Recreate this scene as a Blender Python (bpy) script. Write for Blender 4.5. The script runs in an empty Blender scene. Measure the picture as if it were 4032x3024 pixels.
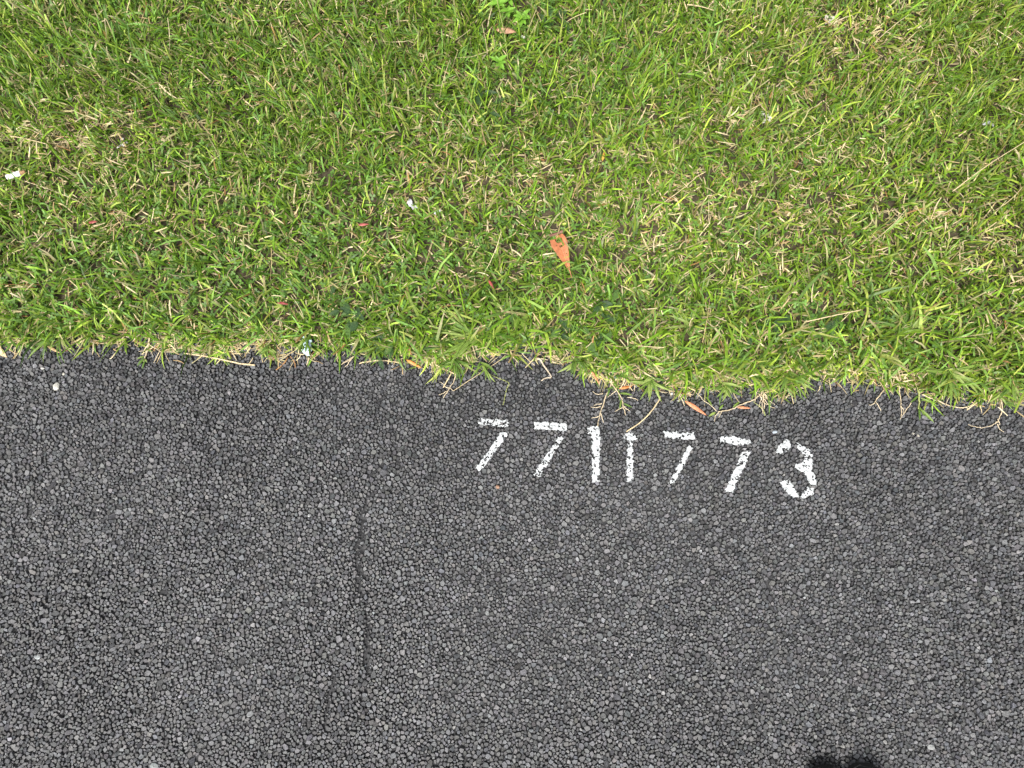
import bpy, math, random
import numpy as np
from mathutils import Vector
from mathutils.bvhtree import BVHTree
from mathutils.kdtree import KDTree

R = math.radians
rng = np.random.default_rng(7)
random.seed(7)
scn = bpy.context.scene
COL = scn.collection

# ------------------------------------------------------------------ camera
CAM_H, TILT = 1.6, R(10.0)
F_PX = 2797.0                       # focal length in photograph pixels (4032 wide)
cam_d = bpy.data.cameras.new('camera')
cam_d.sensor_fit = 'HORIZONTAL'
cam_d.sensor_width = 36.0
cam_d.lens = 36.0 * F_PX / 4032.0
cam_d.clip_start = 0.02
cam_d.clip_end = 1000.0
cam = bpy.data.objects.new('camera', cam_d)
cam.location = (0, 0, CAM_H)
cam.rotation_euler = (TILT, 0, 0)
COL.objects.link(cam)
scn.camera = cam

# ------------------------------------------------------------------ sky, sun, exposure (bright overcast)
SUN_EL, SUN_AZ = R(62), R(205)      # azimuth: clockwise from +Y
world = bpy.data.worlds.new('World')
scn.world = world
world.use_nodes = True
wn = world.node_tree
wn.nodes.clear()
w_out = wn.nodes.new('ShaderNodeOutputWorld')
w_bg = wn.nodes.new('ShaderNodeBackground')
w_hs = wn.nodes.new('ShaderNodeHueSaturation')
w_sky = wn.nodes.new('ShaderNodeTexSky')
w_sky.sky_type = 'NISHITA'
w_sky.sun_disc = False
w_sky.sun_elevation = SUN_EL
w_sky.sun_rotation = SUN_AZ
w_sky.dust_density = 5.0
w_hs.inputs['Saturation'].default_value = 0.22
w_bg.inputs['Strength'].default_value = 0.11
wn.links.new(w_sky.outputs[0], w_hs.inputs['Color'])
wn.links.new(w_hs.outputs[0], w_bg.inputs[0])
wn.links.new(w_bg.outputs[0], w_out.inputs[0])

sun_d = bpy.data.lights.new('sun', 'SUN')
sun_d.energy = 1.5
sun_d.angle = R(16)
sun_d.color = (1.0, 0.97, 0.92)
sun = bpy.data.objects.new('sun', sun_d)
sd = Vector((math.sin(SUN_AZ) * math.cos(SUN_EL), math.cos(SUN_AZ) * math.cos(SUN_EL), math.sin(SUN_EL)))
sun.rotation_euler = (-sd).to_track_quat('-Z', 'Y').to_euler()
sun.location = (0, 0, 6)
COL.objects.link(sun)
scn.view_settings.view_transform = 'Standard'
scn.view_settings.look = 'None'
scn.view_settings.gamma = 1.0
scn.view_settings.use_curve_mapping = False
scn.view_settings.exposure = 1.18

# ------------------------------------------------------------------ photograph pixel <-> place
CT, ST = math.cos(TILT), math.sin(TILT)
def P(px, py, z=0.0):
    u, v = px - 2016.0, 1512.0 - py
    k = (CAM_H - z) / (F_PX * CT - v * ST)
    return Vector((u * k, (F_PX * ST + v * CT) * k, z))
def to_px(x, y):                     # ground point(s) -> pixel(s)
    d = CAM_H * CT + y * ST
    v = (y * CT - CAM_H * ST) / d * F_PX
    u = x / d * F_PX
    return u + 2016.0, 1512.0 - v

# ------------------------------------------------------------------ helpers
def vnoise(x, y, scale, seed):
    g = np.random.default_rng(seed).random((64, 64))
    fx, fy = np.asarray(x) / scale + 500.0, np.asarray(y) / scale + 500.0
    ix, iy = np.floor(fx).astype(int), np.floor(fy).astype(int)
    tx, ty = fx - ix, fy - iy
    tx, ty = tx * tx * (3 - 2 * tx), ty * ty * (3 - 2 * ty)
    a, b = g[ix % 64, iy % 64], g[(ix + 1) % 64, iy % 64]
    c, d = g[ix % 64, (iy + 1) % 64], g[(ix + 1) % 64, (iy + 1) % 64]
    return (a * (1 - tx) + b * tx) * (1 - ty) + (c * (1 - tx) + d * tx) * ty

def mesh_np(name, V, faces_flat, loop_tot, cols=None, flat=False):
    me = bpy.data.meshes.new(name)
    V = np.ascontiguousarray(V, dtype=np.float32)
    faces_flat = np.ascontiguousarray(faces_flat, dtype=np.int32)
    loop_tot = np.ascontiguousarray(loop_tot, dtype=np.int32)
    me.vertices.add(len(V)); me.vertices.foreach_set('co', V.ravel())
    me.loops.add(len(faces_flat)); me.loops.foreach_set('vertex_index', faces_flat)
    me.polygons.add(len(loop_tot))
    st = np.concatenate(([0], np.cumsum(loop_tot)[:-1])).astype(np.int32)
    me.polygons.foreach_set('loop_start', st)
    me.polygons.foreach_set('loop_total', loop_tot)
    if cols is not None:
        at = me.color_attributes.new('col', 'FLOAT_COLOR', 'POINT')
        c4 = np.ones((len(V), 4), dtype=np.float32); c4[:, :3] = cols
        at.data.foreach_set('color', c4.ravel())
    if flat: me.polygons.foreach_set('use_smooth', np.zeros(len(loop_tot), bool))
    me.update(calc_edges=True)
    return me

def link(name, me, mat=None, parent=None):
    o = bpy.data.objects.new(name, me)
    if mat is not None and me is not None and not me.materials:
        me.materials.append(mat)
    COL.objects.link(o)
    if parent is not None:
        o.parent = parent
    return o

def tag(o, label=None, cat=None, group=None, kind=None):
    if label: o['label'] = label
    if cat: o['category'] = cat
    if group: o['group'] = group
    if kind: o['kind'] = kind
    return o

def thing(name, loc, label, cat, group=None):
    o = bpy.data.objects.new(name, None)
    o.empty_display_size = 0.01
    o.location = loc
    COL.objects.link(o)
    return tag(o, label, cat, group)

def pymesh(name, verts, faces, smooth=False):
    me = bpy.data.meshes.new(name)
    me.from_pydata([tuple(v) for v in verts], [], faces)
    if smooth:
        me.polygons.foreach_set('use_smooth', [True] * len(me.polygons))
    me.update()
    return me

# ------------------------------------------------------------------ materials
def new_mat(name):
    m = bpy.data.materials.new(name); m.use_nodes = True
    n = m.node_tree.nodes
    return m, n, m.node_tree.links, n['Principled BSDF']

def leaf_mat(name, attr=True, color=(.1, .2, .03), trans=0.3, rough=0.45, spec=0.35, var=0.25, nscale=120.0):
    m, n, l, b = new_mat(name)
    if attr:
        a = n.new('ShaderNodeAttribute'); a.attribute_name = 'col'; src = a.outputs['Color']
    else:
        a = n.new('ShaderNodeRGB'); a.outputs[0].default_value = (*color, 1); src = a.outputs[0]
    tc = n.new('ShaderNodeTexCoord')
    nz = n.new('ShaderNodeTexNoise'); nz.inputs['Scale'].default_value = nscale; nz.inputs['Detail'].default_value = 3
    l.new(tc.outputs['Object'], nz.inputs['Vector'])
    mr = n.new('ShaderNodeMapRange')
    mr.inputs['To Min'].default_value = 1 - var; mr.inputs['To Max'].default_value = 1 + var
    mr.inputs['From Min'].default_value = .3; mr.inputs['From Max'].default_value = .7
    l.new(nz.outputs['Fac'], mr.inputs['Value'])
    mul = n.new('ShaderNodeVectorMath'); mul.operation = 'SCALE'
    l.new(src, mul.inputs[0]); l.new(mr.outputs[0], mul.inputs['Scale'])
    l.new(mul.outputs[0], b.inputs['Base Color'])
    b.inputs['Roughness'].default_value = rough
    b.inputs['Specular IOR Level'].default_value = spec
    if trans > 0:
        t = n.new('ShaderNodeBsdfTranslucent'); l.new(mul.outputs[0], t.inputs['Color'])
        mx = n.new('ShaderNodeMixShader'); mx.inputs[0].default_value = trans
        out = n['Material Output']
        l.new(b.outputs[0], mx.inputs[1]); l.new(t.outputs[0], mx.inputs[2]); l.new(mx.outputs[0], out.inputs['Surface'])
    return m

M_BLADE = leaf_mat('grass_blade_material')
M_STRAW = leaf_mat('dry_straw_material', trans=0.15, rough=.6, spec=.25)
M_CLOVER = leaf_mat('clover_material', trans=.25)
M_MIMOSA = leaf_mat('sensitive_plant_material', trans=.2, rough=.55)

def solid(name, color, rough=.6, var=.2, nscale=200, bump=0.0, spec=.3, trans=0.0):
    m = leaf_mat(name, False, color, trans, rough, spec, var, nscale)
    if bump:
        n, l = m.node_tree.nodes, m.node_tree.links
        b = n['Principled BSDF']
        nz = n.new('ShaderNodeTexNoise'); nz.inputs['Scale'].default_value = nscale * 2
        tc = n.new('ShaderNodeTexCoord'); l.new(tc.outputs['Object'], nz.inputs['Vector'])
        bp = n.new('ShaderNodeBump'); bp.inputs['Strength'].default_value = bump; bp.inputs['Distance'].default_value = .002
        l.new(nz.outputs['Fac'], bp.inputs['Height']); l.new(bp.outputs[0], b.inputs['Normal'])
    return m

# aggregate stone: per-stone shade from the attribute, fine mineral grain on top
M_STONE, n, l, b = new_mat('asphalt_stone_material')
a = n.new('ShaderNodeAttribute'); a.attribute_name = 'col'
tc = n.new('ShaderNodeTexCoord')
nz = n.new('ShaderNodeTexNoise'); nz.inputs['Scale'].default_value = 330; nz.inputs['Detail'].default_value = 6; nz.inputs['Roughness'].default_value = .7
l.new(tc.outputs['Object'], nz.inputs['Vector'])
mr = n.new('ShaderNodeMapRange'); mr.inputs['From Min'].default_value = .32; mr.inputs['From Max'].default_value = .68
mr.inputs['To Min'].default_value = .38; mr.inputs['To Max'].default_value = 1.85
l.new(nz.outputs['Fac'], mr.inputs['Value'])
sc_ = n.new('ShaderNodeVectorMath'); sc_.operation = 'SCALE'
l.new(a.outputs['Color'], sc_.inputs[0]); l.new(mr.outputs[0], sc_.inputs['Scale'])
l.new(sc_.outputs[0], b.inputs['Base Color'])
bp = n.new('ShaderNodeBump'); bp.inputs['Strength'].default_value = .5; bp.inputs['Distance'].default_value = .0012
l.new(nz.outputs['Fac'], bp.inputs['Height']); l.new(bp.outputs[0], b.inputs['Normal'])
b.inputs['Roughness'].default_value = .52
b.inputs['Specular IOR Level'].default_value = .45

# binder between the stones; farther out, where no single stones are built, it carries the grain itself
M_BINDER, n, l, b = new_mat('asphalt_binder_material')
tc = n.new('ShaderNodeTexCoord')
vo = n.new('ShaderNodeTexVoronoi'); vo.inputs['Scale'].default_value = 90
l.new(tc.outputs['Object'], vo.inputs['Vector'])
cr = n.new('ShaderNodeValToRGB')
cr.color_ramp.elements[0].color = (.008, .008, .009, 1); cr.color_ramp.elements[1].color = (.022, .022, .024, 1)
l.new(vo.outputs['Color'], cr.inputs['Fac']); l.new(cr.outputs[0], b.inputs['Base Color'])
bp = n.new('ShaderNodeBump'); bp.inputs['Strength'].default_value = .8; bp.inputs['Distance'].default_value = .004; bp.invert = True
l.new(vo.outputs['Distance'], bp.inputs['Height']); l.new(bp.outputs[0], b.inputs['Normal'])
b.inputs['Roughness'].default_value = .7

# soil with thatch tones
M_SOIL, n, l, b = new_mat('soil_material')
tc = n.new('ShaderNodeTexCoord')
nz = n.new('ShaderNodeTexNoise'); nz.inputs['Scale'].default_value = 60; nz.inputs['Detail'].default_value = 8; nz.inputs['Roughness'].default_value = .7
l.new(tc.outputs['Object'], nz.inputs['Vector'])
cr = n.new('ShaderNodeValToRGB')
cr.color_ramp.elements[0].position = .3; cr.color_ramp.elements[0].color = (.03, .024, .014, 1)
cr.color_ramp.elements[1].position = .75; cr.color_ramp.elements[1].color = (.11, .085, .045, 1)
l.new(nz.outputs['Fac'], cr.inputs['Fac']); l.new(cr.outputs[0], b.inputs['Base Color'])
bp = n.new('ShaderNodeBump'); bp.inputs['Strength'].default_value = .8; bp.inputs['Distance'].default_value = .006
l.new(nz.outputs['Fac'], bp.inputs['Height']); l.new(bp.outputs[0], b.inputs['Normal'])
b.inputs['Roughness'].default_value = .9

# far ground: mown grass seen only outside the frame
M_FAR, n, l, b = new_mat('far_grass_material')
tc = n.new('ShaderNodeTexCoord')
nz = n.new('ShaderNodeTexNoise'); nz.inputs['Scale'].default_value = 25; nz.inputs['Detail'].default_value = 10; nz.inputs['Roughness'].default_value = .75
l.new(tc.outputs['Object'], nz.inputs['Vector'])
cr = n.new('ShaderNodeValToRGB')
cr.color_ramp.elements[0].position = .3; cr.color_ramp.elements[0].color = (.03, .05, .012, 1)
cr.color_ramp.elements[1].position = .7; cr.color_ramp.elements[1].color = (.12, .16, .045, 1)
l.new(nz.outputs['Fac'], cr.inputs['Fac']); l.new(cr.outputs[0], b.inputs['Base Color'])
b.inputs['Roughness'].default_value = .9

# worn road paint
M_PAINT, n, l, b = new_mat('road_paint_material')
tc = n.new('ShaderNodeTexCoord')
nz = n.new('ShaderNodeTexNoise'); nz.inputs['Scale'].default_value = 350; nz.inputs['Detail'].default_value = 4
l.new(tc.outputs['Object'], nz.inputs['Vector'])
cr = n.new('ShaderNodeValToRGB')
cr.color_ramp.elements[0].position = .25; cr.color_ramp.elements[0].color = (.32, .33, .33, 1)
cr.color_ramp.elements[1].position = .55; cr.color_ramp.elements[1].color = (.47, .49, .49, 1)
l.new(nz.outputs['Fac'], cr.inputs['Fac']); l.new(cr.outputs[0], b.inputs['Base Color'])
b.inputs['Roughness'].default_value = .6

# ------------------------------------------------------------------ road edge line (photograph pixels -> place)
EDGE_PX = [(-900, 1300), (0, 1325), (560, 1345), (1150, 1375), (1550, 1385), (1780, 1412), (1950, 1405), (2080, 1380), (2250, 1390), (2400, 1465), (2550, 1492), (2750, 1488),
           (2950, 1520), (3080, 1520), (3200, 1475), (3420, 1470), (3540, 1525), (3750, 1540), (4032, 1570), (5000, 1620)]
_e = [P(*q) for q in EDGE_PX]
EX = np.array([-60.0] + [p.x for p in _e] + [60.0])
EY = np.array([_e[0].y] + [p.y for p in _e] + [_e[-1].y])
def edge_y(x):
    x = np.asarray(x, dtype=float)
    return np.interp(x, EX, EY) + (vnoise(x, x * 0, .06, 3) - .5) * .026

# ------------------------------------------------------------------ ground sheets
S = 300.0
g = link('ground', pymesh('ground', [(-S, -S, -.03), (S, -S, -.03), (S, S, -.03), (-S, S, -.03)], [(0, 1, 2, 3)]), M_FAR)
tag(g, kind='structure')

xs = np.concatenate(([-60, -20, -8], np.linspace(-4, 4, 401), [8, 20, 60]))
ey = edge_y(xs)
V, F = [], []
rows = [-7.0, -3.0, -1.5]
for i, x in enumerate(xs):
    V += [(x, r, -.0062) for r in rows] + [(x, ey[i] + .03, -.0062), (x, ey[i] + .035, -.029)]
for i in range(len(xs) - 1):
    for j in range(4):
        p, q = i * 5 + j, (i + 1) * 5 + j
        F.append((p, q, q + 1, p + 1))
road = link('road', pymesh('road', V, F), M_BINDER)
tag(road, kind='structure')

# verge soil: an uneven bank starting just past the road edge
nx, ny = 260, 150
gx = np.linspace(-3.2, 3.2, nx); gt = np.linspace(0, 1, ny) ** 1.3
X = np.repeat(gx[:, None], ny, 1); Y = edge_y(gx)[:, None] + .002 + gt[None, :] * 3.0
Z = -.012 + .016 * np.clip((Y - edge_y(X)) / .04, 0, 1) + (vnoise(X, Y, .05, 5) - .5) * .008 + (vnoise(X, Y, .25, 6) - .5) * .016
Vs = np.stack([X, Y, Z], -1).reshape(-1, 3)
ii, jj = np.meshgrid(np.arange(nx - 1), np.arange(ny - 1), indexing='ij')
q = np.stack([ii * ny + jj, (ii + 1) * ny + jj, (ii + 1) * ny + jj + 1, ii * ny + jj + 1], -1).reshape(-1, 4)
soil = link('soil', mesh_np('soil', Vs, q.ravel(), np.full(len(q), 4)), M_SOIL)
tag(soil, kind='structure')
def soil_z(x, y):
    return -.012 + .016 * np.clip((y - edge_y(x)) / .04, 0, 1) + (vnoise(x, y, .05, 5) - .5) * .008 + (vnoise(x, y, .25, 6) - .5) * .016

# ------------------------------------------------------------------ asphalt aggregate: real stones, packed
TILE = 0.8
def pack_tile():
    cell = .019
    nc = int(TILE / cell) + 1
    cs = TILE / nc
    grid = [[[] for _ in range(nc)] for _ in range(nc)]
    out = []
    rr = random.Random(11)
    for (r0, r1, tries, tight) in ((.0058, .0085, 900, .8), (.0036, .0060, 30000, .70), (.0020, .0036, 40000, .72)):
        for _ in range(tries):
            x, y, r = rr.random() * TILE, rr.random() * TILE, rr.uniform(r0, r1)
            ci, cj = int(x / cs) % nc, int(y / cs) % nc
            ok = True
            for di in (-1, 0, 1):
                for dj in (-1, 0, 1):
                    for (qx, qy, qr) in grid[(ci + di) % nc][(cj + dj) % nc]:
                        dx = abs(qx - x); dy = abs(qy - y)
                        if dx > TILE / 2: dx = TILE - dx
                        if dy > TILE / 2: dy = TILE - dy
                        m = (r + qr) * tight
                        if dx * dx + dy * dy < m * m:
                            ok = False; break
                    if not ok: break
                if not ok: break
            if ok:
                grid[ci][cj].append((x, y, r)); out.append((x, y, r))
    return np.array(out)
tile = pack_tile()

X0, X1, Y0 = -2.1, 2.1, -1.15            # stones are built out to here
tiles = []
for i in range(math.floor(X0 / TILE), math.ceil(X1 / TILE)):
    for j in range(math.floor(Y0 / TILE), 2):
        t = tile.copy()
        t[:, 0] += i * TILE; t[:, 1] += j * TILE
        tiles.append(t)
ST_ = np.concatenate(tiles)
sx, sy, sr = ST_[:, 0], ST_[:, 1], ST_[:, 2]
keep = (sx > X0) & (sx < X1) & (sy > Y0) & (sy < edge_y(sx) + .03)
near = (np.abs(sx) < 1.36) & (sy > -.66)
keep &= near | (sr > .0038)
ST_ = ST_[keep]; near = near[keep]

# cracks: narrow seams where the stones have parted
CRACKS = [[(1440, 1955), (1436, 2000), (1422, 2030), (1424, 2075), (1416, 2140), (1400, 2215), (1415, 2250), (1412, 2300), (1420, 2345), (1385, 2390)],
          [(1440, 2415), (1450, 2470), (1444, 2560), (1440, 2625), (1460, 2660)],
          [(1295, 2580), (1312, 2660), (1300, 2720), (1284, 2790), (1290, 2880)],
          [(1250, 1870), (1272, 1940)], [(2080, 1830), (2110, 1900)], [(2660, 1420), (2690, 1480)],
          [(1255, 2050), (1268, 2092)], [(1670, 2095), (1690, 2135)]]
pit = (rng.random(len(ST_)) < .05) & (ST_[:, 2] < .0055)          # plucked stones leave small pits
ST_, near = ST_[~pit], near[~pit]

# each stone's room is its cell among its neighbours (weighted by size); along a crack the cells stand apart
KN = 13
kd = KDTree(len(ST_))
for i, (x_, y_, r_) in enumerate(ST_.tolist()):
    kd.insert((x_, y_, 0), i)
kd.balance()
NB = np.empty((len(ST_), KN), int)
for i, (x_, y_, r_) in enumerate(ST_.tolist()):
    NB[i] = [q[1] for q in kd.find_n((x_, y_, 0), KN + 1)[1:]]
NX = ST_[NB, 0] - ST_[:, 0:1]; NY = ST_[NB, 1] - ST_[:, 1:2]; NR = ST_[NB, 2]
ND2 = NX ** 2 + NY ** 2
NH = (ND2 + (ST_[:, 2:3] ** 2 - NR ** 2) * .6) / 2                # x.d <= NH
gap = rng.uniform(-.0003, .0006, NB.shape)
def crosses(ax, ay, bx, by, cx, cy, dx, dy):
    o = lambda px, py, qx, qy, rx, ry: (qx - px) * (ry - py) - (qy - py) * (rx - px)
    return (o(ax, ay, bx, by, cx, cy) * o(ax, ay, bx, by, dx, dy) < 0) & (o(cx, cy, dx, dy, ax, ay) * o(cx, cy, dx, dy, bx, by) < 0)
PX_, PY_ = np.repeat(ST_[:, 0:1], KN, 1), np.repeat(ST_[:, 1:2], KN, 1)
for ci, cr_ in enumerate(CRACKS):
    pts = smooth_px = [P(*q) for q in cr_]
    for k_, (a_, b_) in enumerate(zip(pts[:-1], pts[1:])):
        w = (.0034 if ci < 3 else .0022) * (1.15 if 0 < k_ < len(pts) - 2 else .7)
        hit = crosses(PX_, PY_, PX_ + NX, PY_ + NY, a_.x, a_.y, b_.x, b_.y)
        gap = np.where(hit, w * rng.uniform(.6, 1.2, gap.shape), gap)

def macro(x, y):
    return (vnoise(x, y, .3, 21) - .5) * .004 + (vnoise(x, y, .09, 22) - .5) * .0016

def stones_mesh(name, idx, nside, r_g, local=False):
    """angular flat-topped chips filling their cells: a tilted facet with a broken edge and steep sides"""
    S_ = ST_[idx]; N = len(S_)
    x, y, r = S_[:, 0], S_[:, 1], S_[:, 2]
    ang = (np.arange(nside)[None, :] + r_g.uniform(-.46, .46, (N, nside))) / nside * 2 * math.pi + r_g.uniform(0, 6.28, N)[:, None]
    ux, uy = np.cos(ang), np.sin(ang)
    rad = np.full((N, nside), 9.0)
    dl = np.sqrt(ND2[idx])
    for k in range(KN):
        dot = ux * NX[idx, k][:, None] + uy * NY[idx, k][:, None]
        h = (NH[idx, k] - gap[idx, k] * dl[:, k])[:, None]
        rad = np.minimum(rad, np.where(dot > 1e-6, h / np.maximum(dot, 1e-6), 9.0))
    rad = np.clip(rad, .0006, 1.75 * r[:, None]) * r_g.uniform(.88, 1.20, (N, nside))
    cx, cy = ux * rad, uy * rad
    zt = macro(x, y) + r_g.normal(0, .0007, N) - np.clip(.0036 - r, 0, .002) * .6
    tx, ty = r_g.normal(0, .25, N), r_g.normal(0, .25, N)
    ins = r_g.uniform(.76, .99, (N, nside))
    z1 = np.full((N, nside), -.0066)
    z2 = zt[:, None] + (cx * tx[:, None] + cy * ty[:, None]) * ins - r_g.random((N, nside)) ** 3 * .0012
    if local: x, y = x * 0, y * 0
    ring1 = np.stack([x[:, None] + cx, y[:, None] + cy, z1], -1)
    ring2 = np.stack([x[:, None] + cx * ins, y[:, None] + cy * ins, z2], -1)
    V = np.concatenate([ring1, ring2], 1)
    nv = 2 * nside
    k = np.arange(nside); k2 = (k + 1) % nside
    quads = np.stack([k, k2, k2 + nside, k + nside], -1)
    cap = np.arange(nside) + nside
    base = (np.arange(N) * nv)[:, None]
    fl = np.concatenate([quads.ravel()[None] + base, cap[None] + base], 1)
    lt = np.tile(np.concatenate([np.full(nside, 4), [nside]]), N)
    g = .065 * np.exp(r_g.normal(0, .20, N)) * np.interp(edge_y(S_[:, 0]) - S_[:, 1], [0, .12, .45], [.86, .94, 1.06])   # light falloff painted into the stone grey: darker by the verge, paler away
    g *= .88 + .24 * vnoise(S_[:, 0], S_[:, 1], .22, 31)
    pal = r_g.random(N)
    g = np.where(pal < .05, g * 1.5, g); g = np.where((pal < .0015) & (r < .005), .20, g)
    tint = np.stack([1 + r_g.normal(0, .03, N), np.ones(N), 1.02 + r_g.normal(0, .04, N)], -1)
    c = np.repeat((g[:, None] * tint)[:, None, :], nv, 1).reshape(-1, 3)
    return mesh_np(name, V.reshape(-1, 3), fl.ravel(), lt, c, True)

# the 300 largest stones in view are parts of their own; the rest is one mass
px_, py_ = to_px(ST_[:, 0], ST_[:, 1])
vis = (px_ > 20) & (px_ < 4010) & (py_ < 3010) & (ST_[:, 1] < edge_y(ST_[:, 0]) - .03)
order = np.argsort(np.where(vis, -ST_[:, 2], 1))
big = order[:300]
ismass = np.ones(len(ST_), bool); ismass[big] = False
fine = ST_[:, 2] < .0036
mA = ismass & near & ~fine; mB = ismass & ~(near & ~fine)
def join_np(name, meshes):
    Vv, ff, ll, cc, off = [], [], [], [], 0
    for me in meshes:
        nv_ = len(me.vertices)
        co = np.empty(nv_ * 3, np.float32); me.vertices.foreach_get('co', co); Vv.append(co.reshape(-1, 3))
        li = np.empty(len(me.loops), np.int32); me.loops.foreach_get('vertex_index', li); ff.append(li + off)
        lt = np.empty(len(me.polygons), np.int32); me.polygons.foreach_get('loop_total', lt); ll.append(lt)
        c = np.empty(nv_ * 4, np.float32); me.color_attributes['col'].data.foreach_get('color', c); cc.append(c.reshape(-1, 4)[:, :3])
        off += nv_
    return mesh_np(name, np.concatenate(Vv), np.concatenate(ff), np.concatenate(ll), np.concatenate(cc), True)
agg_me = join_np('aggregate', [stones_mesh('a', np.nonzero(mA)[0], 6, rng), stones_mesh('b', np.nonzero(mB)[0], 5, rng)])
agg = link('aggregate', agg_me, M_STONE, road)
tag(agg, kind='stuff')
rb = np.random.default_rng(5)
big_me = []
for i in big:
    s = ST_[i].copy()
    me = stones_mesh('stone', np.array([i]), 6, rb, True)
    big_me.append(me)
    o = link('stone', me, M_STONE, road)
    o.location = (s[0], s[1], 0)

# surface to lay paint and litter on
def surface_tree():
    Vv, Ff = [], []
    co = np.empty(len(agg_me.vertices) * 3, np.float32); agg_me.vertices.foreach_get('co', co); co = co.reshape(-1, 3)
    sel = (co[:, 0] > -1.25) & (co[:, 0] < 1.25) & (co[:, 1] > -.62)
    idx = -np.ones(len(co), int); idx[sel] = np.arange(sel.sum())
    Vv = [tuple(v) for v in co[sel].tolist()]
    for p in agg_me.polygons:
        vs = p.vertices
        if all(sel[v] for v in vs):
            Ff.append([int(idx[v]) for v in vs])
    for i, me in zip(big, big_me):
        o = len(Vv); s = ST_[i]; mz = 0.0
        Vv += [(v.co.x + s[0], v.co.y + s[1], v.co.z + mz) for v in me.vertices]
        Ff += [[v + o for v in p.vertices] for p in me.polygons]
    o = len(Vv)
    Vv += [(-3, -3, -.0062), (3, -3, -.0062), (3, 1, -.0062), (-3, 1, -.0062)]; Ff.append([o, o + 1, o + 2, o + 3])
    return BVHTree.FromPolygons(Vv, Ff)
TREE = surface_tree()
DOWN = Vector((0, 0, -1))
def road_z(x, y):
    h = TREE.ray_cast(Vector((x, y, .1)), DOWN)
    return h[0].z if h[0] else -.0062
def top_z(x, y, r=.006):                # highest stone around a spot
    return max(road_z(x + dx, y + dy) for dx in (-r, 0, r) for dy in (-r, 0, r))

# ------------------------------------------------------------------ painted digits
def cp(x, y):                           # coordinates read off an enlarged crop of the marking
    return (1800 + x / 1.4747, 1580 + y / 1.4747)
D7 = 'worn white painted digit seven on the asphalt, '
DIGITS = [
 (D7 + 'leftmost of the row, top bar rubbed', [
   ([(118, 98), (300, 108), (302, 150), (122, 136)], .62),
   ([(252, 176), (298, 186), (134, 412), (102, 392)], .18)]),
 (D7 + 'second from the left, beside the painted one', [
   ([(442, 116), (637, 128), (633, 175), (448, 162)], .10),
   ([(590, 202), (622, 212), (478, 440), (437, 432)], .36)]),
 ('white painted digit one with a short flag to the left, third in the row', [
   ([(755, 150), (822, 143), (830, 195), (828, 470), (785, 470), (779, 196), (756, 188)], .22)]),
 ('white painted digit one with a T shaped top, middle of the row', [
   ([(985, 180), (1028, 184), (1050, 222), (1022, 228), (1022, 468), (984, 468), (986, 226), (950, 216)], .25)]),
 (D7 + 'just right of the T shaped one', [
   ([(1195, 172), (1380, 182), (1388, 226), (1204, 212)], .14),
   ([(1342, 250), (1368, 272), (1266, 474), (1220, 490)], .32)]),
 (D7 + 'last seven, just left of the painted three', [
   ([(1522, 205), (1602, 202), (1700, 222), (1714, 245), (1640, 256), (1525, 238)], .12),
   ([(1658, 288), (1705, 296), (1602, 530), (1552, 524)], .20)]),
 ('white painted digit three in four stencil pieces at the right end of the row', [
   ([(1905, 222), (1938, 230), (1936, 268), (1892, 306), (1852, 298), (1862, 258)], .34),
   ([(1970, 238), (2030, 262), (2064, 306), (2070, 352), (2064, 405), (2086, 440), (2086, 494), (2042, 484), (2032, 432), (1960, 386), (1960, 370), (2012, 352), (2014, 312), (1976, 272)], .16),
   ([(1874, 462), (1922, 455), (1962, 500), (1986, 560), (1948, 556), (1900, 518)], .10),
   ([(2030, 494), (2072, 500), (2070, 540), (2022, 562), (1998, 558), (2006, 520)], .30)]),
]
def in_poly(x, y, poly):
    c = np.zeros(x.shape, bool); n = len(poly)
    for i in range(n):
        x1, y1 = poly[i]; x2, y2 = poly[(i + 1) % n]
        if y1 == y2: continue
        c ^= ((y1 > y) != (y2 > y)) & (x < (x2 - x1) * (y - y1) / (y2 - y1) + x1)
    return c
CELL = .0011
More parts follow.
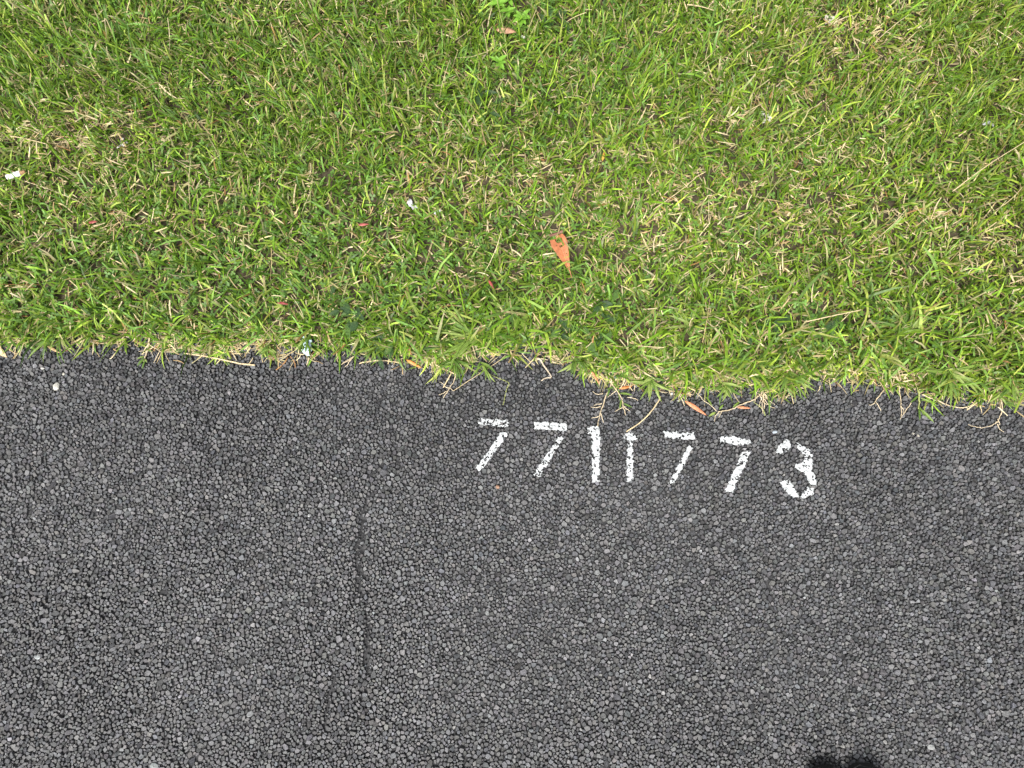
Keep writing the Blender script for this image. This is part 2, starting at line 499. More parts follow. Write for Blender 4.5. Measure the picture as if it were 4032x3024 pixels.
for di, (lab, strokes) in enumerate(DIGITS):
    polys = [[tuple(P(*cp(*q)))[:2] for q in pl] for pl, _ in strokes]
    allp = np.array([q for pl in polys for q in pl])
    root = thing('painted_digit', (float(allp[:, 0].mean()), float(allp[:, 1].min()), 0), lab, 'painted digit', 'digits of the painted number on the road')
    for pi, (pl, (_, wear)) in enumerate(zip(polys, strokes)):
        A = np.array(pl)
        gx = np.arange(A[:, 0].min() - .004, A[:, 0].max() + .004, CELL)
        gy = np.arange(A[:, 1].min() - .004, A[:, 1].max() + .004, CELL)
        XX, YY = np.meshgrid(gx, gy, indexing='ij')
        seed = 100 + di * 10 + pi
        jx = (vnoise(XX, YY, .004, seed) - .5) * .0048; jy = (vnoise(XX, YY, .004, seed + 50) - .5) * .0048
        ins = in_poly(XX + jx, YY + jy, pl)
        ZZ = np.full(XX.shape, -1.0)
        for i, j in zip(*np.nonzero(ins)):
            ZZ[i, j] = road_z(XX[i, j], YY[i, j])
        Zm = ZZ.copy()                   # wet paint bridges the narrow joints
        for ax in (0, 1):
            Zm = np.maximum(Zm, np.maximum(np.roll(Zm, 1, ax), np.roll(Zm, -1, ax)))
        Zb = Zm.copy()
        for ax in (0, 1):
            Zb = (Zb * 2 + np.maximum(np.roll(Zb, 1, ax), -.006) + np.maximum(np.roll(Zb, -1, ax), -.006)) / 4
        Zb = np.maximum(np.maximum(Zb, ZZ), macro(XX, YY) - .0026)
        hz = Zb - macro(XX, YY)
        deep = hz - (ZZ - macro(XX, YY))
        ok = ins & ((deep < .0045) | (vnoise(XX, YY, .005, seed + 31) < .88))
        ZZ = Zb
        worn = vnoise(XX, YY, .006, seed + 7) * .55 + vnoise(XX, YY, .0022, seed + 9) * .45
        lo, hi = np.quantile(worn[ins], [wear * .34, 1]) if ins.any() else (0, 1)
        ok &= ~(worn < lo)
        vid = -np.ones(XX.shape, int); vid[ok] = np.arange(ok.sum())
        Vp = np.stack([XX[ok], YY[ok], ZZ[ok] + .0005], -1)
        q = np.stack([vid[:-1, :-1], vid[1:, :-1], vid[1:, 1:], vid[:-1, 1:]], -1).reshape(-1, 4)
        q = q[(q >= 0).all(1)]
        zs = Vp[:, 2][q]
        q = q[(zs.max(1) - zs.min(1)) < .0062]
        Vp = Vp - np.array(root.location)
        me = mesh_np('stroke', Vp, q.ravel(), np.full(len(q), 4))
        link('stroke', me, M_PAINT, root)

# ------------------------------------------------------------------ lawn: blades as real leaves
def blob(px, py, items):
    s = np.zeros(np.shape(px))
    for (cx, cy, rx, ry, w) in items:
        s = np.maximum(s, w * np.exp(-(((px - cx) / rx) ** 2 + ((py - cy) / ry) ** 2)))
    return s
DRY = [(330, 540, 330, 110, .95), (3270, 150, 330, 110, 1.0), (1850, 740, 300, 90, .8), (2600, 800, 480, 130, .6), (2950, 470, 260, 120, .65),
       (3100, 850, 300, 110, .6), (3650, 880, 330, 90, .7), (2450, 930, 350, 60, .55), (300, 690, 350, 90, .6), (1700, 560, 220, 80, .45),
       (3500, 250, 320, 140, .6), (2050, 700, 300, 80, .6), (3850, 1000, 250, 120, .6), (1100, 90, 500, 80, .3), (2800, 960, 300, 60, .5),
       (2650, 1330, 220, 50, .6), (1500, 830, 200, 60, .4), (500, 900, 400, 80, .35), (2250, 640, 250, 80, .5), (3350, 620, 220, 90, .4)]
CLOV = [(650, 1080, 620, 150, 1.0), (1150, 960, 300, 150, 1.0), (1650, 1120, 400, 130, 1.0), (2350, 1150, 350, 110, .7), (200, 1180, 300, 120, .8),
        (3250, 1280, 260, 110, .9), (2250, 120, 420, 110, .7), (1750, 950, 350, 100, .6), (2900, 900, 300, 90, .5), (1400, 700, 300, 120, .3),
        (3300, 480, 500, 250, .3), (2100, 900, 300, 100, .6), (2350, 380, 500, 160, .45), (3600, 1330, 300, 90, .6)]
LONG = [(1980, 1290, 420, 110, 1.0), (3600, 1360, 480, 150, 1.0), (400, 1250, 500, 60, .6), (3000, 1330, 350, 120, .8), (2700, 1180, 350, 90, .5), (900, 1280, 300, 70, .5)]
FINE = [(1120, 590, 230, 120, 1.0), (3900, 480, 260, 170, 1.0), (3350, 600, 300, 110, .6), (250, 200, 500, 260, .4), (1000, 300, 350, 200, .4), (3800, 180, 300, 150, .6), (1500, 300, 200, 150, .3)]

def lawn_points(n, dens_fn, x0=-1.62, x1=1.62, y1=1.55, margin=0.0):
    x = rng.uniform(x0, x1, int(n)); y = rng.uniform(-.2, y1, int(n))
    e = edge_y(x)
    k = y > e + margin
    x, y = x[k], y[k]
    px, py = to_px(x, y)
    p = dens_fn(x, y, px, py)
    k = rng.random(len(x)) < p
    return x[k], y[k], px[k], py[k]

def blades(x, y, z, az, el, bend, turn, L, W, roll, c0, c1, tipw, zmin=None):
    N = len(x); K = 3
    p = np.stack([x, y, z], -1)
    pts = [p]; a = az.copy(); e = el.copy()
    dirs = []
    for k in range(K):
        d = np.stack([np.cos(a) * np.cos(e), np.sin(a) * np.cos(e), np.sin(e)], -1)
        p = p + d * (L / K)[:, None]
        pts.append(p); dirs.append(d)
        a = a + turn / K; e = e - bend / K
    dirs.append(dirs[-1])
    prof = [np.full(N, .75), np.full(N, 1.0), np.full(N, .82), tipw]
    side0 = np.stack([-np.sin(az), np.cos(az), np.zeros(N)], -1)
    V = []
    for k in range(K + 1):
        d = dirs[k]
        s = side0 - (side0 * d).sum(1)[:, None] * d
        s /= np.linalg.norm(s, axis=1)[:, None]
        nrm = np.cross(d, s)
        w = s * np.cos(roll)[:, None] + nrm * np.sin(roll)[:, None]
        hw = (W * prof[k] * .5)[:, None]
        V += [pts[k] - w * hw, pts[k] + w * hw]
    V = np.stack(V, 1)
    if zmin is not None:
        V[:, :, 2] = np.maximum(V[:, :, 2], zmin[:, None] + np.array([0, 0, .0004, .0004, .0008, .0008, .0004, .0004])[None])
    t = np.array([0, 0, .35, .35, .7, .7, 1, 1])[None, :, None]
    C = c0[:, None, :] * (1 - t) + c1[:, None, :] * t
    q = np.array([[0, 1, 3, 2], [2, 3, 5, 4], [4, 5, 7, 6]])
    fl = (q[None] + (np.arange(N) * 8)[:, None, None]).reshape(-1)
    return V.reshape(-1, 3), fl, np.full(N * 3, 4), C.reshape(-1, 3)

def cat_mesh(name, parts):
    off = 0; Vv, ff, ll, cc = [], [], [], []
    for (v, f, l_, c) in parts:
        Vv.append(v); ff.append(f + off); ll.append(l_); cc.append(c); off += len(v)
    return mesh_np(name, np.concatenate(Vv), np.concatenate(ff), np.concatenate(ll), np.clip(np.concatenate(cc), .004, .9))

GREENS = np.array([(.150, .262, .022), (.100, .200, .014), (.225, .325, .042), (.155, .285, .060), (.050, .110, .010), (.300, .365, .080), (.130, .250, .052)])
STRAWS = np.array([(.52, .42, .24), (.42, .32, .16), (.60, .50, .31), (.36, .25, .12), (.50, .44, .22), (.30, .16, .06)])
def green_cols(n, px, py, warm=0.0):
    i = rng.choice(len(GREENS), n, p=[.26, .2, .17, .13, .09, .07, .08])
    c = GREENS[i] * np.exp(rng.normal(0, .30, n))[:, None]
    w = np.clip((px - 1200) / 2800, 0, 1) * .35 + blob(px, py, DRY) * .35 + warm        # yellower verge to the right and on the worn spots
    c = c * (1 + w[:, None] * np.array([.42, .18, -.05]))
    return c
def straw_cols(n):
    i = rng.choice(len(STRAWS), n, p=[.3, .22, .2, .1, .13, .05])
    return STRAWS[i] * np.exp(rng.normal(0, .18, n))[:, None]

def mk(x, y, px, py, cols, Lr, Wr, elr, bendr, blunt=.4, tipdry=.15, lift=(0, .01), rollsd=.5):
    n = len(x)
    az = vnoise(x, y, .035, 61) * 4 * math.pi + rng.normal(0, 1.0, n)
    L = rng.uniform(*Lr, n) * np.exp(rng.normal(0, .15, n)); W = rng.uniform(*Wr, n)
    el = np.clip(rng.normal(elr[0], elr[1], n), -.1, 1.45)
    bend = rng.uniform(*bendr, n); turn = rng.normal(0, .45, n); roll = rng.normal(0, rollsd, n)
    z = soil_z(x, y) + rng.uniform(lift[0], lift[1], n)
    tipw = np.where(rng.random(n) < blunt, rng.uniform(.4, .8, n), .08)
    c1 = cols * np.exp(rng.normal(.08, .12, n))[:, None]
    dry = rng.random(n) < tipdry
    c1 = np.where(dry[:, None], straw_cols(n) * .8, c1)
    over = y + np.sin(az) * L < edge_y(x) + .01
    zmin = np.where(over, .002, soil_z(x, y) + .0005)
    return blades(x, y, z, az, el, bend, turn, L, W, roll, cols, c1, tipw, zmin)

parts = []
# short mown understory
x, y, px, py = lawn_points(170000, lambda x, y, px, py: .62 * (1 - .62 * blob(px, py, DRY)) * (1 - .55 * blob(px, py, CLOV)) * (.7 + .5 * vnoise(x, y, .05, 41)))
parts.append(mk(x, y, px, py, green_cols(len(x), px, py), (.016, .038), (.0026, .0046), (.6, .38), (.1, 1.1)))
# mid-length leaves standing over it
x, y, px, py = lawn_points(80000, lambda x, y, px, py: .46 * (1 - .55 * blob(px, py, DRY)) * (.5 + .9 * vnoise(x, y, .08, 42)))
parts.append(mk(x, y, px, py, green_cols(len(x), px, py), (.030, .062), (.0030, .0054), (.95, .35), (.2, 1.5), lift=(0, .015)))
# taller leaves standing upright, thickest away from the road
x, y, px, py = lawn_points(60000, lambda x, y, px, py: .40 * np.clip((1000 - py) / 600, .12, 1) * (.25 + 1.2 * vnoise(x, y, .11, 48)) * (1 - .5 * blob(px, py, DRY)))
parts.append(mk(x, y, px, py, green_cols(len(x), px, py, .12), (.042, .080), (.0022, .0042), (1.2, .2), (.0, .8), lift=(0, .012)))
# fine hair-like patches
x, y, px, py = lawn_points(90000, lambda x, y, px, py: .9 * np.clip(blob(px, py, FINE) - .15, 0, 1))
parts.append(mk(x, y, px, py, green_cols(len(x), px, py, .1), (.035, .07), (.0011, .0019), (.95, .3), (.1, 1.0), lift=(0, .012)))
# broad long leaves along the road edge
x, y, px, py = lawn_points(60000, lambda x, y, px, py: .26 * np.clip(blob(px, py, LONG), 0, 1) * (.2 + 1.6 * vnoise(x, y, .045, 43) ** 2))
parts.append(mk(x, y, px, py, green_cols(len(x), px, py), (.050, .105), (.0045, .0072), (.55, .3), (.4, 1.3), blunt=.2, lift=(.004, .02), rollsd=.35))
# fringe that hangs over the asphalt
n = 5200
x = rng.uniform(-1.62, 1.62, n); y = edge_y(x) + rng.uniform(-.010, .045, n)
k = rng.random(n) < .2 + 1.1 * vnoise(x, x * 0, .07, 77) ** 1.3
x, y = x[k], y[k]; n = len(x)
px, py = to_px(x, y)
b_ = mk(x, y, px, py, green_cols(n, px, py, .15), (.022, .055), (.0030, .0054), (.35, .25), (.3, 1.1), blunt=.1, lift=(.002, .016))
parts.append(b_)
lawn = link('grass', cat_mesh('grass', parts), M_BLADE)
tag(lawn, 'green mown grass of the verge above the road edge', 'grass', kind='stuff')

# dry straw: thatch lying flat, dead leaves between the green ones
parts = []
def straw(x, y, px, py, Lr, Wr, elr, lift):
    n = len(x); c = straw_cols(n)
    return mk(x, y, px, py, c, Lr, Wr, elr, (-.4, .6), blunt=.6, tipdry=0, lift=lift)
x, y, px, py = lawn_points(70000, lambda x, y, px, py: .22 + .8 * blob(px, py, DRY) * (.4 + .9 * vnoise(x, y, .05, 44)))
parts.append(straw(x, y, px, py, (.012, .034), (.0016, .0034), (.15, .25), (.002, .018)))
x, y, px, py = lawn_points(16000, lambda x, y, px, py: .32 + .55 * blob(px, py, DRY))
parts.append(straw(x, y, px, py, (.02, .045), (.0018, .0034), (.35, .35), (.008, .026)))
x, y, px, py = lawn_points(1200, lambda x, y, px, py: .35 + 0 * px)
parts.append(straw(x, y, px, py, (.06, .13), (.0010, .0018), (.6, .35), (.008, .02)))
n = 4200
x = rng.uniform(-1.62, 1.62, n); y = edge_y(x) + rng.normal(.006, .016, n)
px, py = to_px(x, y)
k = rng.random(n) < 1.5 * vnoise(x, y, .08, 45) ** 1.5 + .6 * blob(px, py, [(2750, 1520, 350, 80, 1), (600, 1350, 700, 50, .6)])
parts.append(straw(x[k], y[k], px[k], py[k], (.012, .036), (.0014, .0032), (.1, .2), (.006, .016)))
dry = link('dry_grass', cat_mesh('dry_grass', parts), M_STRAW)
tag(dry, 'straw coloured dead grass and thatch lying between the green blades', 'dry grass', kind='stuff')

# small round-leaved clover: each leaf three tiny rounded leaflets
x, y, px, py = lawn_points(44000, lambda x, y, px, py: .75 * np.clip(blob(px, py, CLOV) + .04, 0, 1) * (.25 + 1.2 * vnoise(x, y, .06, 46)), margin=.012)
n = len(x)
z = soil_z(x, y) + rng.uniform(.008, .026, n)
c = np.array([(.085, .185, .030)]) * np.exp(rng.normal(0, .25, n))[:, None] * (1 + rng.random(n)[:, None] * np.array([.5, .25, .3]))
rot = rng.uniform(0, 6.28, n); sz = rng.uniform(.0030, .0052, n)
tx, ty = rng.normal(0, .3, n), rng.normal(0, .3, n)
VV, CC = [], []
prof = [(0, 0), (.55, -.55), (1.15, -.72), (1.65, -.4), (1.65, .4), (1.15, .72), (.55, .55)]
for k in range(3):
    for (a_, b_) in prof:
        ca, sa = np.cos(rot + k * 2.094), np.sin(rot + k * 2.094)
        lx, ly = (a_ * ca - b_ * sa) * sz, (a_ * sa + b_ * ca) * sz
        lz = lx * tx + ly * ty + abs(b_) * sz * .3
        VV.append(np.stack([x + lx, y + ly, z + lz], -1)); CC.append(c)
Vc = np.stack(VV, 1).reshape(-1, 3); Cc = np.stack(CC, 1).reshape(-1, 3)
qd = np.array([[0, 1, 2, 3], [0, 3, 4, -1], [0, 4, 5, 6]])
fl, lt = [], []
for k in range(3):
    o = k * 7
    fl += [o, o + 1, o + 2, o + 3, o, o + 3, o + 4, o, o + 4, o + 5, o + 6]; lt += [4, 3, 4]
fl = (np.array(fl)[None] + (np.arange(n) * 21)[:, None]).ravel(); lt = np.tile(lt, n)
clov = link('clover', mesh_np('clover', Vc, fl, lt, Cc), M_CLOVER)
tag(clov, 'tiny round-leaved clover growing low between the grass', 'clover', kind='stuff')

# coarser lawn outside the frame so that the place goes on
x = rng.uniform(-3.1, 3.1, 90000); y = rng.uniform(-.2, 2.9, 90000)
k = (y > edge_y(x)) & ((np.abs(x) > 1.58) | (y > 1.5))
x, y = x[k], y[k]; px, py = to_px(x, y)
isd = rng.random(len(x)) < .22
cc = np.where(isd[:, None], straw_cols(len(x)), green_cols(len(x), np.clip(px, 0, 4032), py))
outer = link('grass', cat_mesh('grass_far', [mk(x, y, px, py, cc, (.025, .06), (.004, .007), (.6, .35), (.2, 1.2))]), M_BLADE)
tag(outer, 'green grass of the verge farther from the painted number', 'grass', kind='stuff')

# ------------------------------------------------------------------ small builders
def tube(pts, r0, r1, n=6, wob=0.0):
    pts = [Vector(p) for p in pts]
    V, F = [], []
    for i, p in enumerate(pts):
        d = (pts[min(i + 1, len(pts) - 1)] - pts[max(i - 1, 0)]).normalized()
        s = d.cross(Vector((0, 0, 1)))
        if s.length < 1e-4: s = Vector((1, 0, 0))
        s.normalize(); u = s.cross(d).normalized()
        t = i / max(1, len(pts) - 1)
        r = (r0 + (r1 - r0) * t) * (1 + wob * random.uniform(-1, 1))
        for k in range(n):
            a = 2 * math.pi * k / n
            V.append(p + (s * math.cos(a) + u * math.sin(a)) * r)
    for i in range(len(pts) - 1):
        for k in range(n):
            F.append((i * n + k, i * n + (k + 1) % n, (i + 1) * n + (k + 1) % n, (i + 1) * n + k))
    F.append(tuple(range(n))[::-1]); F.append(tuple(range((len(pts) - 1) * n, len(pts) * n)))
    return V, F

def smooth_path(pts, sub=4, jit=0.0):
    """Catmull-Rom through 3D points"""
    pts = [Vector(p) for p in pts]; out = []
    for i in range(len(pts) - 1):
        p0, p1, p2, p3 = pts[max(i - 1, 0)], pts[i], pts[i + 1], pts[min(i + 2, len(pts) - 1)]
        for k in range(sub):
            t = k / sub
            q = .5 * ((2 * p1) + (p2 - p0) * t + (2 * p0 - 5 * p1 + 4 * p2 - p3) * t * t + (3 * p1 - p0 - 3 * p2 + p3) * t ** 3)
            if jit and (i or k): q += Vector((random.uniform(-jit, jit), random.uniform(-jit, jit), 0))
            out.append(q)
    out.append(pts[-1])
    return out

def leaf_shape(L, W, droop=.3, el=.4, fold=.25, segs=5, tip=.02, base=.35, thick=.0):
    """leaf along +X from the origin, folded along its midrib"""
    V, F = [], []
    p = Vector((0, 0, 0)); e = el
    for i in range(segs + 1):
        t = i / segs
        w = W * .5 * ((base + (1 - base) * math.sin(min(1, t / .35) * math.pi / 2)) if t < .35 else max(tip, math.cos((t - .35) / .65 * math.pi / 2) ** .8))
        V += [p + Vector((0, -w, w * fold)), p.copy(), p + Vector((0, w, w * fold))]
        p = p + Vector((math.cos(e), 0, math.sin(e))) * (L / segs); e -= droop / segs
    for i in range(segs):
        for k in (0, 1):
            F.append((i * 3 + k, i * 3 + k + 1, i * 3 + k + 4, i * 3 + k + 3))
    return V, F

def rotz(V, a, off=(0, 0, 0), roll=0.0):
    c, s = math.cos(a), math.sin(a); o = Vector(off); cr, sr = math.cos(roll), math.sin(roll)
    out = []
    for v in V:
        y, z = v.y * cr - v.z * sr, v.y * sr + v.z * cr
        out.append(Vector((v.x * c - y * s, v.x * s + y * c, z)) + o)
    return out

def rel(V, o):
    return [Vector(v) - Vector(o) for v in V]

M_LEAFG = [solid('runner_leaf_green_material', (.17, .26, .045), .45, .2, 150, trans=.25),
           solid('runner_leaf_light_material', (.26, .34, .085), .45, .2, 150, trans=.25),
           solid('runner_leaf_dark_material', (.10, .18, .03), .45, .2, 150, trans=.25)]
M_STEM = solid('runner_stem_material', (.52, .42, .27), .6, .3, 250, .3)
M_STEMG = solid('runner_stem_green_material', (.30, .33, .11), .55, .3, 250, .2)
M_ROOT = solid('runner_root_material', (.60, .50, .34), .65, .25, 250)
M_DRYST = solid('dry_stalk_material', (.58, .46, .27), .6, .25, 300, .2)

def over_road(q, lift=.0015):
    if q.y < float(edge_y(q.x)) + .006:
        return Vector((q.x, q.y, max(q.z, top_z(q.x, q.y, .003) + lift)))
    return Vector((q.x, q.y, max(q.z, float(soil_z(q.x, q.y)) + .012)))

# ------------------------------------------------------------------ grass runners creeping onto the asphalt
def runner(label, pts, leaves=(), roots=(), r=.0016, mat=None, cat='grass runner'):
    """pts, roots: photograph pixels; leaves: (px, py, angle in degrees, length mm, width mm)"""
    path = smooth_path([P(*q) for q in pts], 4, .0008)
    path = [over_road(q, .0018) for q in path]
    o = path[0]
    root = thing('grass_runner', o, label, cat, 'grass runners on the asphalt edge')
    link('stem', pymesh('stem', *[rel(tube(path, r, r * .55, 6, .25)[0], o), tube(path, r, r * .55, 6)[1]], True), mat or M_STEM, root)
    for rt in roots:
        pp = [over_road(q, .001) for q in smooth_path([P(*q) for q in rt], 4, .0007)]
        v, f = tube(pp, .0011, .0005, 5, .2)
        link('root', pymesh('root', rel(v, o), f, True), M_ROOT, root)
    for (lx, ly, ang, L, W) in leaves:
        base = over_road(P(lx, ly), .003)
        v, f = leaf_shape(L / 1000, W / 1000, random.uniform(.3, .8), random.uniform(.15, .45), .3)
        v = rotz(v, R(ang), base, random.uniform(-.3, .3))
        v = [Vector((q.x, q.y, max(q.z, .0035))) for q in v]
        link('leaf', pymesh('leaf', rel(v, o), f), random.choice(M_LEAFG), root)
    return root

runner('bare tan runner with forked roots reaching down to the flagged painted one',
       [(2405, 1480), (2405, 1520), (2385, 1560), (2372, 1600), (2360, 1640), (2352, 1680)],
       [(2400, 1530, -110, 22, 4), (2410, 1510, -35, 20, 4)],
       [[(2375, 1550), (2350, 1553), (2332, 1542)], [(2370, 1590), (2350, 1592), (2336, 1600)], [(2366, 1600), (2345, 1605), (2325, 1602)],
        [(2358, 1640), (2340, 1645), (2328, 1647)], [(2362, 1625), (2374, 1655), (2376, 1664)]])
runner('tan runner with green leaves hanging above the T shaped painted one',
       [(2400, 1500), (2420, 1530), (2445, 1565), (2452, 1595), (2462, 1635)],
       [(2440, 1550, -12, 30, 5), (2446, 1575, -100, 26, 4.5), (2455, 1590, -25, 22, 4), (2415, 1525, 200, 20, 4)],
       [[(2452, 1605), (2435, 1612), (2420, 1622)], [(2455, 1600), (2470, 1612), (2478, 1620)], [(2425, 1540), (2405, 1555), (2392, 1565)], [(2470, 1565), (2500, 1570), (2511, 1578)]])
runner('branching dry runner under the wide tuft left of the zigzag twig',
       [(1800, 1430), (1797, 1465), (1788, 1500), (1770, 1530), (1750, 1560)],
       [(1800, 1445, -60, 24, 5)],
       [[(1772, 1530), (1755, 1525), (1745, 1512), (1730, 1505)], [(1760, 1540), (1740, 1552), (1728, 1556)], [(1775, 1530), (1785, 1540)], [(1752, 1556), (1745, 1568)]])
runner('short leafy runner with pale husks poking onto the left of the asphalt',
       [(590, 1330), (588, 1360), (580, 1385), (572, 1410), (568, 1425)],
       [(572, 1412, -125, 24, 6), (575, 1420, -105, 22, 5), (570, 1405, -160, 16, 4), (585, 1380, -15, 12, 3), (575, 1415, -60, 10, 3)],
       [[(588, 1355), (610, 1370), (640, 1388)], [(582, 1382), (560, 1382), (548, 1385)], [(590, 1365), (603, 1400)]], r=.0024)
runner('long reddish runner with a two-leaved tip beside the flat orange leaflet',
       [(2985, 1560), (2960, 1578), (2920, 1592), (2880, 1612), (2850, 1618), (2825, 1622)],
       [(2815, 1625, 210, 20, 6), (2830, 1612, 50, 15, 5), (2885, 1605, 40, 22, 5), (2800, 1600, 130, 28, 5)],
       [[(2832, 1620), (2815, 1640), (2812, 1660)], [(2840, 1620), (2828, 1645)], [(2820, 1620), (2800, 1600), (2770, 1580), (2750, 1555)]], r=.0018)
runner('small forked root tip beneath the clover leaves at the right edge',
       [(3490, 1505), (3475, 1535), (3455, 1565), (3440, 1590)],
       [(3500, 1520, -80, 18, 5), (3515, 1520, -110, 20, 5)],
       [[(3442, 1588), (3428, 1595), (3418, 1594)], [(3448, 1585), (3458, 1602), (3466, 1620)]])
runner('thin bare runner ending in a ragged tip right of the forked root tip',
       [(3535, 1500), (3540, 1550), (3544, 1590), (3545, 1640)],
       [(3520, 1535, -60, 20, 4)],
       [[(3545, 1600), (3556, 1615), (3555, 1630)], [(3590, 1575), (3570, 1610), (3542, 1652)]], r=.0013)
runner('stout green runner with two downward leaves on the right of the asphalt',
       [(3605, 1480), (3612, 1540), (3615, 1585), (3612, 1612)],
       [(3614, 1610, -48, 44, 7), (3612, 1612, -100, 28, 5.5), (3610, 1560, -140, 26, 5), (3620, 1570, -25, 28, 5), (3613, 1600, -80, 24, 4)],
       [], r=.0026, mat=M_STEMG)
runner('pale stringy runner with a long curling root near the right border',
       [(3915, 1530), (3935, 1565), (3945, 1610), (3935, 1640), (3925, 1665)],
       [(3950, 1585, -8, 40, 6), (3950, 1590, -25, 30, 5), (3930, 1560, -60, 26, 5)],
       [[(3925, 1660), (3905, 1675), (3870, 1684), (3845, 1682), (3808, 1672)], [(3928, 1650), (3935, 1670), (3925, 1675)], [(3924, 1670), (3935, 1690), (3952, 1702)]], r=.0017)
runner('ragged tan root stub under the small tuft right of the pale blue scrap',
       [(1405, 1385), (1395, 1405), (1375, 1420), (1345, 1436)],
       [(1400, 1395, -20, 14, 4), (1392, 1392, 160, 14, 4)],
       [[(1385, 1415), (1370, 1435), (1358, 1446)], [(1392, 1405), (1380, 1412), (1350, 1430)]])
runner('twiggy straw runner lying along the left road edge below the grass',
       [(800, 1380), (770, 1388), (740, 1396)],
       [], [[(800, 1378), (830, 1400), (836, 1415)], [(775, 1386), (760, 1375)]], r=.0014)
runner('bundle of pale dead runners above the last painted seven',
       [(2990, 1500), (3000, 1540), (3005, 1575), (3008, 1610)],
       [(2980, 1540, 200, 24, 5), (2965, 1545, -110, 20, 5)],
       [[(2990, 1520), (2975, 1555), (2970, 1585)], [(3005, 1545), (3025, 1575), (3050, 1595)], [(3000, 1560), (2990, 1590), (2985, 1605)],
        [(3005, 1570), (3030, 1600), (3052, 1607)], [(2995, 1530), (3010, 1560), (3030, 1580)], [(2998, 1585), (3003, 1630)], [(2985, 1550), (3010, 1590), (3035, 1590)]], r=.0018)
runner('dry vertical runner bundle left of the big overhanging tuft at the painted ones',
       [(2460, 1445), (2458, 1480), (2455, 1510), (2440, 1530)], [(2470, 1480, -30, 24, 5)],
       [[(2468, 1450), (2465, 1500), (2448, 1535)], [(2450, 1450), (2450, 1490), (2460, 1525)]], r=.0026)
runner('pale curved runner arching below the right hand tufts',
       [(3625, 1555), (3680, 1575), (3740, 1600), (3790, 1605), (3825, 1595), (3835, 1580)], [], [[(3800, 1604), (3815, 1612)]], r=.0016)

# ------------------------------------------------------------------ broad tufts at the edge (each one a plant)
def tuft(label, px, py, n, a0, a1, L0, L1, W0, W1, el=(.25, .7), seed=0):
    rr = random.Random(seed)
    b0 = P(px, py); z = max(float(soil_z(b0.x, b0.y)), 0) + .006
    root = thing('grass_tuft', (b0.x, b0.y, z), label, 'grass tuft', 'broad grass tufts along the road edge')
    for i in range(n):
        a = R(a0 + (a1 - a0) * (i + rr.random()) / n)
        L = rr.uniform(L0, L1) / 1000; W = rr.uniform(W0, W1) / 1000
        v, f = leaf_shape(L, W, rr.uniform(.5, 1.2), rr.uniform(*el), rr.uniform(.15, .45), 6, .03, .6)
        off = (rr.uniform(-.008, .008), rr.uniform(-.008, .008), rr.uniform(0, .008))
        v = rotz(v, a, off, rr.uniform(-.5, .5))
        v = [Vector((q.x, q.y, max(q.z, .0045 - z + .0003 * (k % 3)))) for k, q in enumerate(v)]
        link('blade', pymesh('blade', v, f), rr.choice(M_LEAFG), root)
    return root
T = [('large sprawling tuft of broad blades fanning left above the thin bent stalk', 1870, 1330, 22, 120, 250, 55, 115, 5, 7),
     ('splayed tuft whose leaves hang onto the asphalt above the leftmost painted seven', 1800, 1425, 14, 190, 350, 28, 50, 4, 6),
     ('small tuft drooping right beside the thin bent stalk', 1905, 1435, 9, 215, 340, 30, 55, 4, 6),
     ('tuft of short leaves right of the zigzag twig', 2270, 1420, 12, 190, 350, 26, 50, 4, 6),
     ('spreading tuft overhanging the asphalt above the T shaped painted one', 2560, 1500, 18, 170, 355, 28, 58, 4.5, 6.5),
     ('tangled tuft of pale leaves above the gap before the painted three', 2850, 1520, 14, 180, 360, 28, 52, 4.5, 6.5),
     ('tuft with one long leaf pointing down onto asphalt above the painted three', 3100, 1480, 12, 200, 340, 30, 70, 4.5, 6.5),
     ('dense dark tuft with long arching blades near the right border', 3720, 1470, 22, 160, 380, 45, 100, 5, 7.5),
     ('broad tuft leaning over the asphalt at the right border', 3960, 1500, 18, 170, 360, 40, 90, 5, 7),
     ('upright clump of wide blades behind the right hand tufts', 3560, 1300, 18, 20, 200, 50, 105, 5, 8),
     ('tuft right above the pale blue scrap with leaves on either side', 1215, 1345, 12, 200, 340, 26, 44, 4, 5.5),
     ('tuft at the left road edge with two long thin leaves across the asphalt', 240, 1320, 12, 190, 320, 40, 90, 4, 6),
     ('short leafy tuft between the long left stalk and the pale blue scrap', 1060, 1370, 11, 200, 340, 22, 40, 4, 5.5),
     ('tuft beside the curved dry straw left of the orange edge leaflet', 1480, 1375, 12, 190, 350, 24, 44, 4, 6),
     ('upright bright tuft in the middle of the lawn below the curled leaf', 2010, 1230, 16, 10, 200, 45, 80, 4.5, 7),
     ('wide blades crossing each other right of the small fern-like fronds', 2700, 1290, 14, 0, 360, 45, 85, 4.5, 7)]
for i, t in enumerate(T):
    tuft(*t, seed=40 + i)

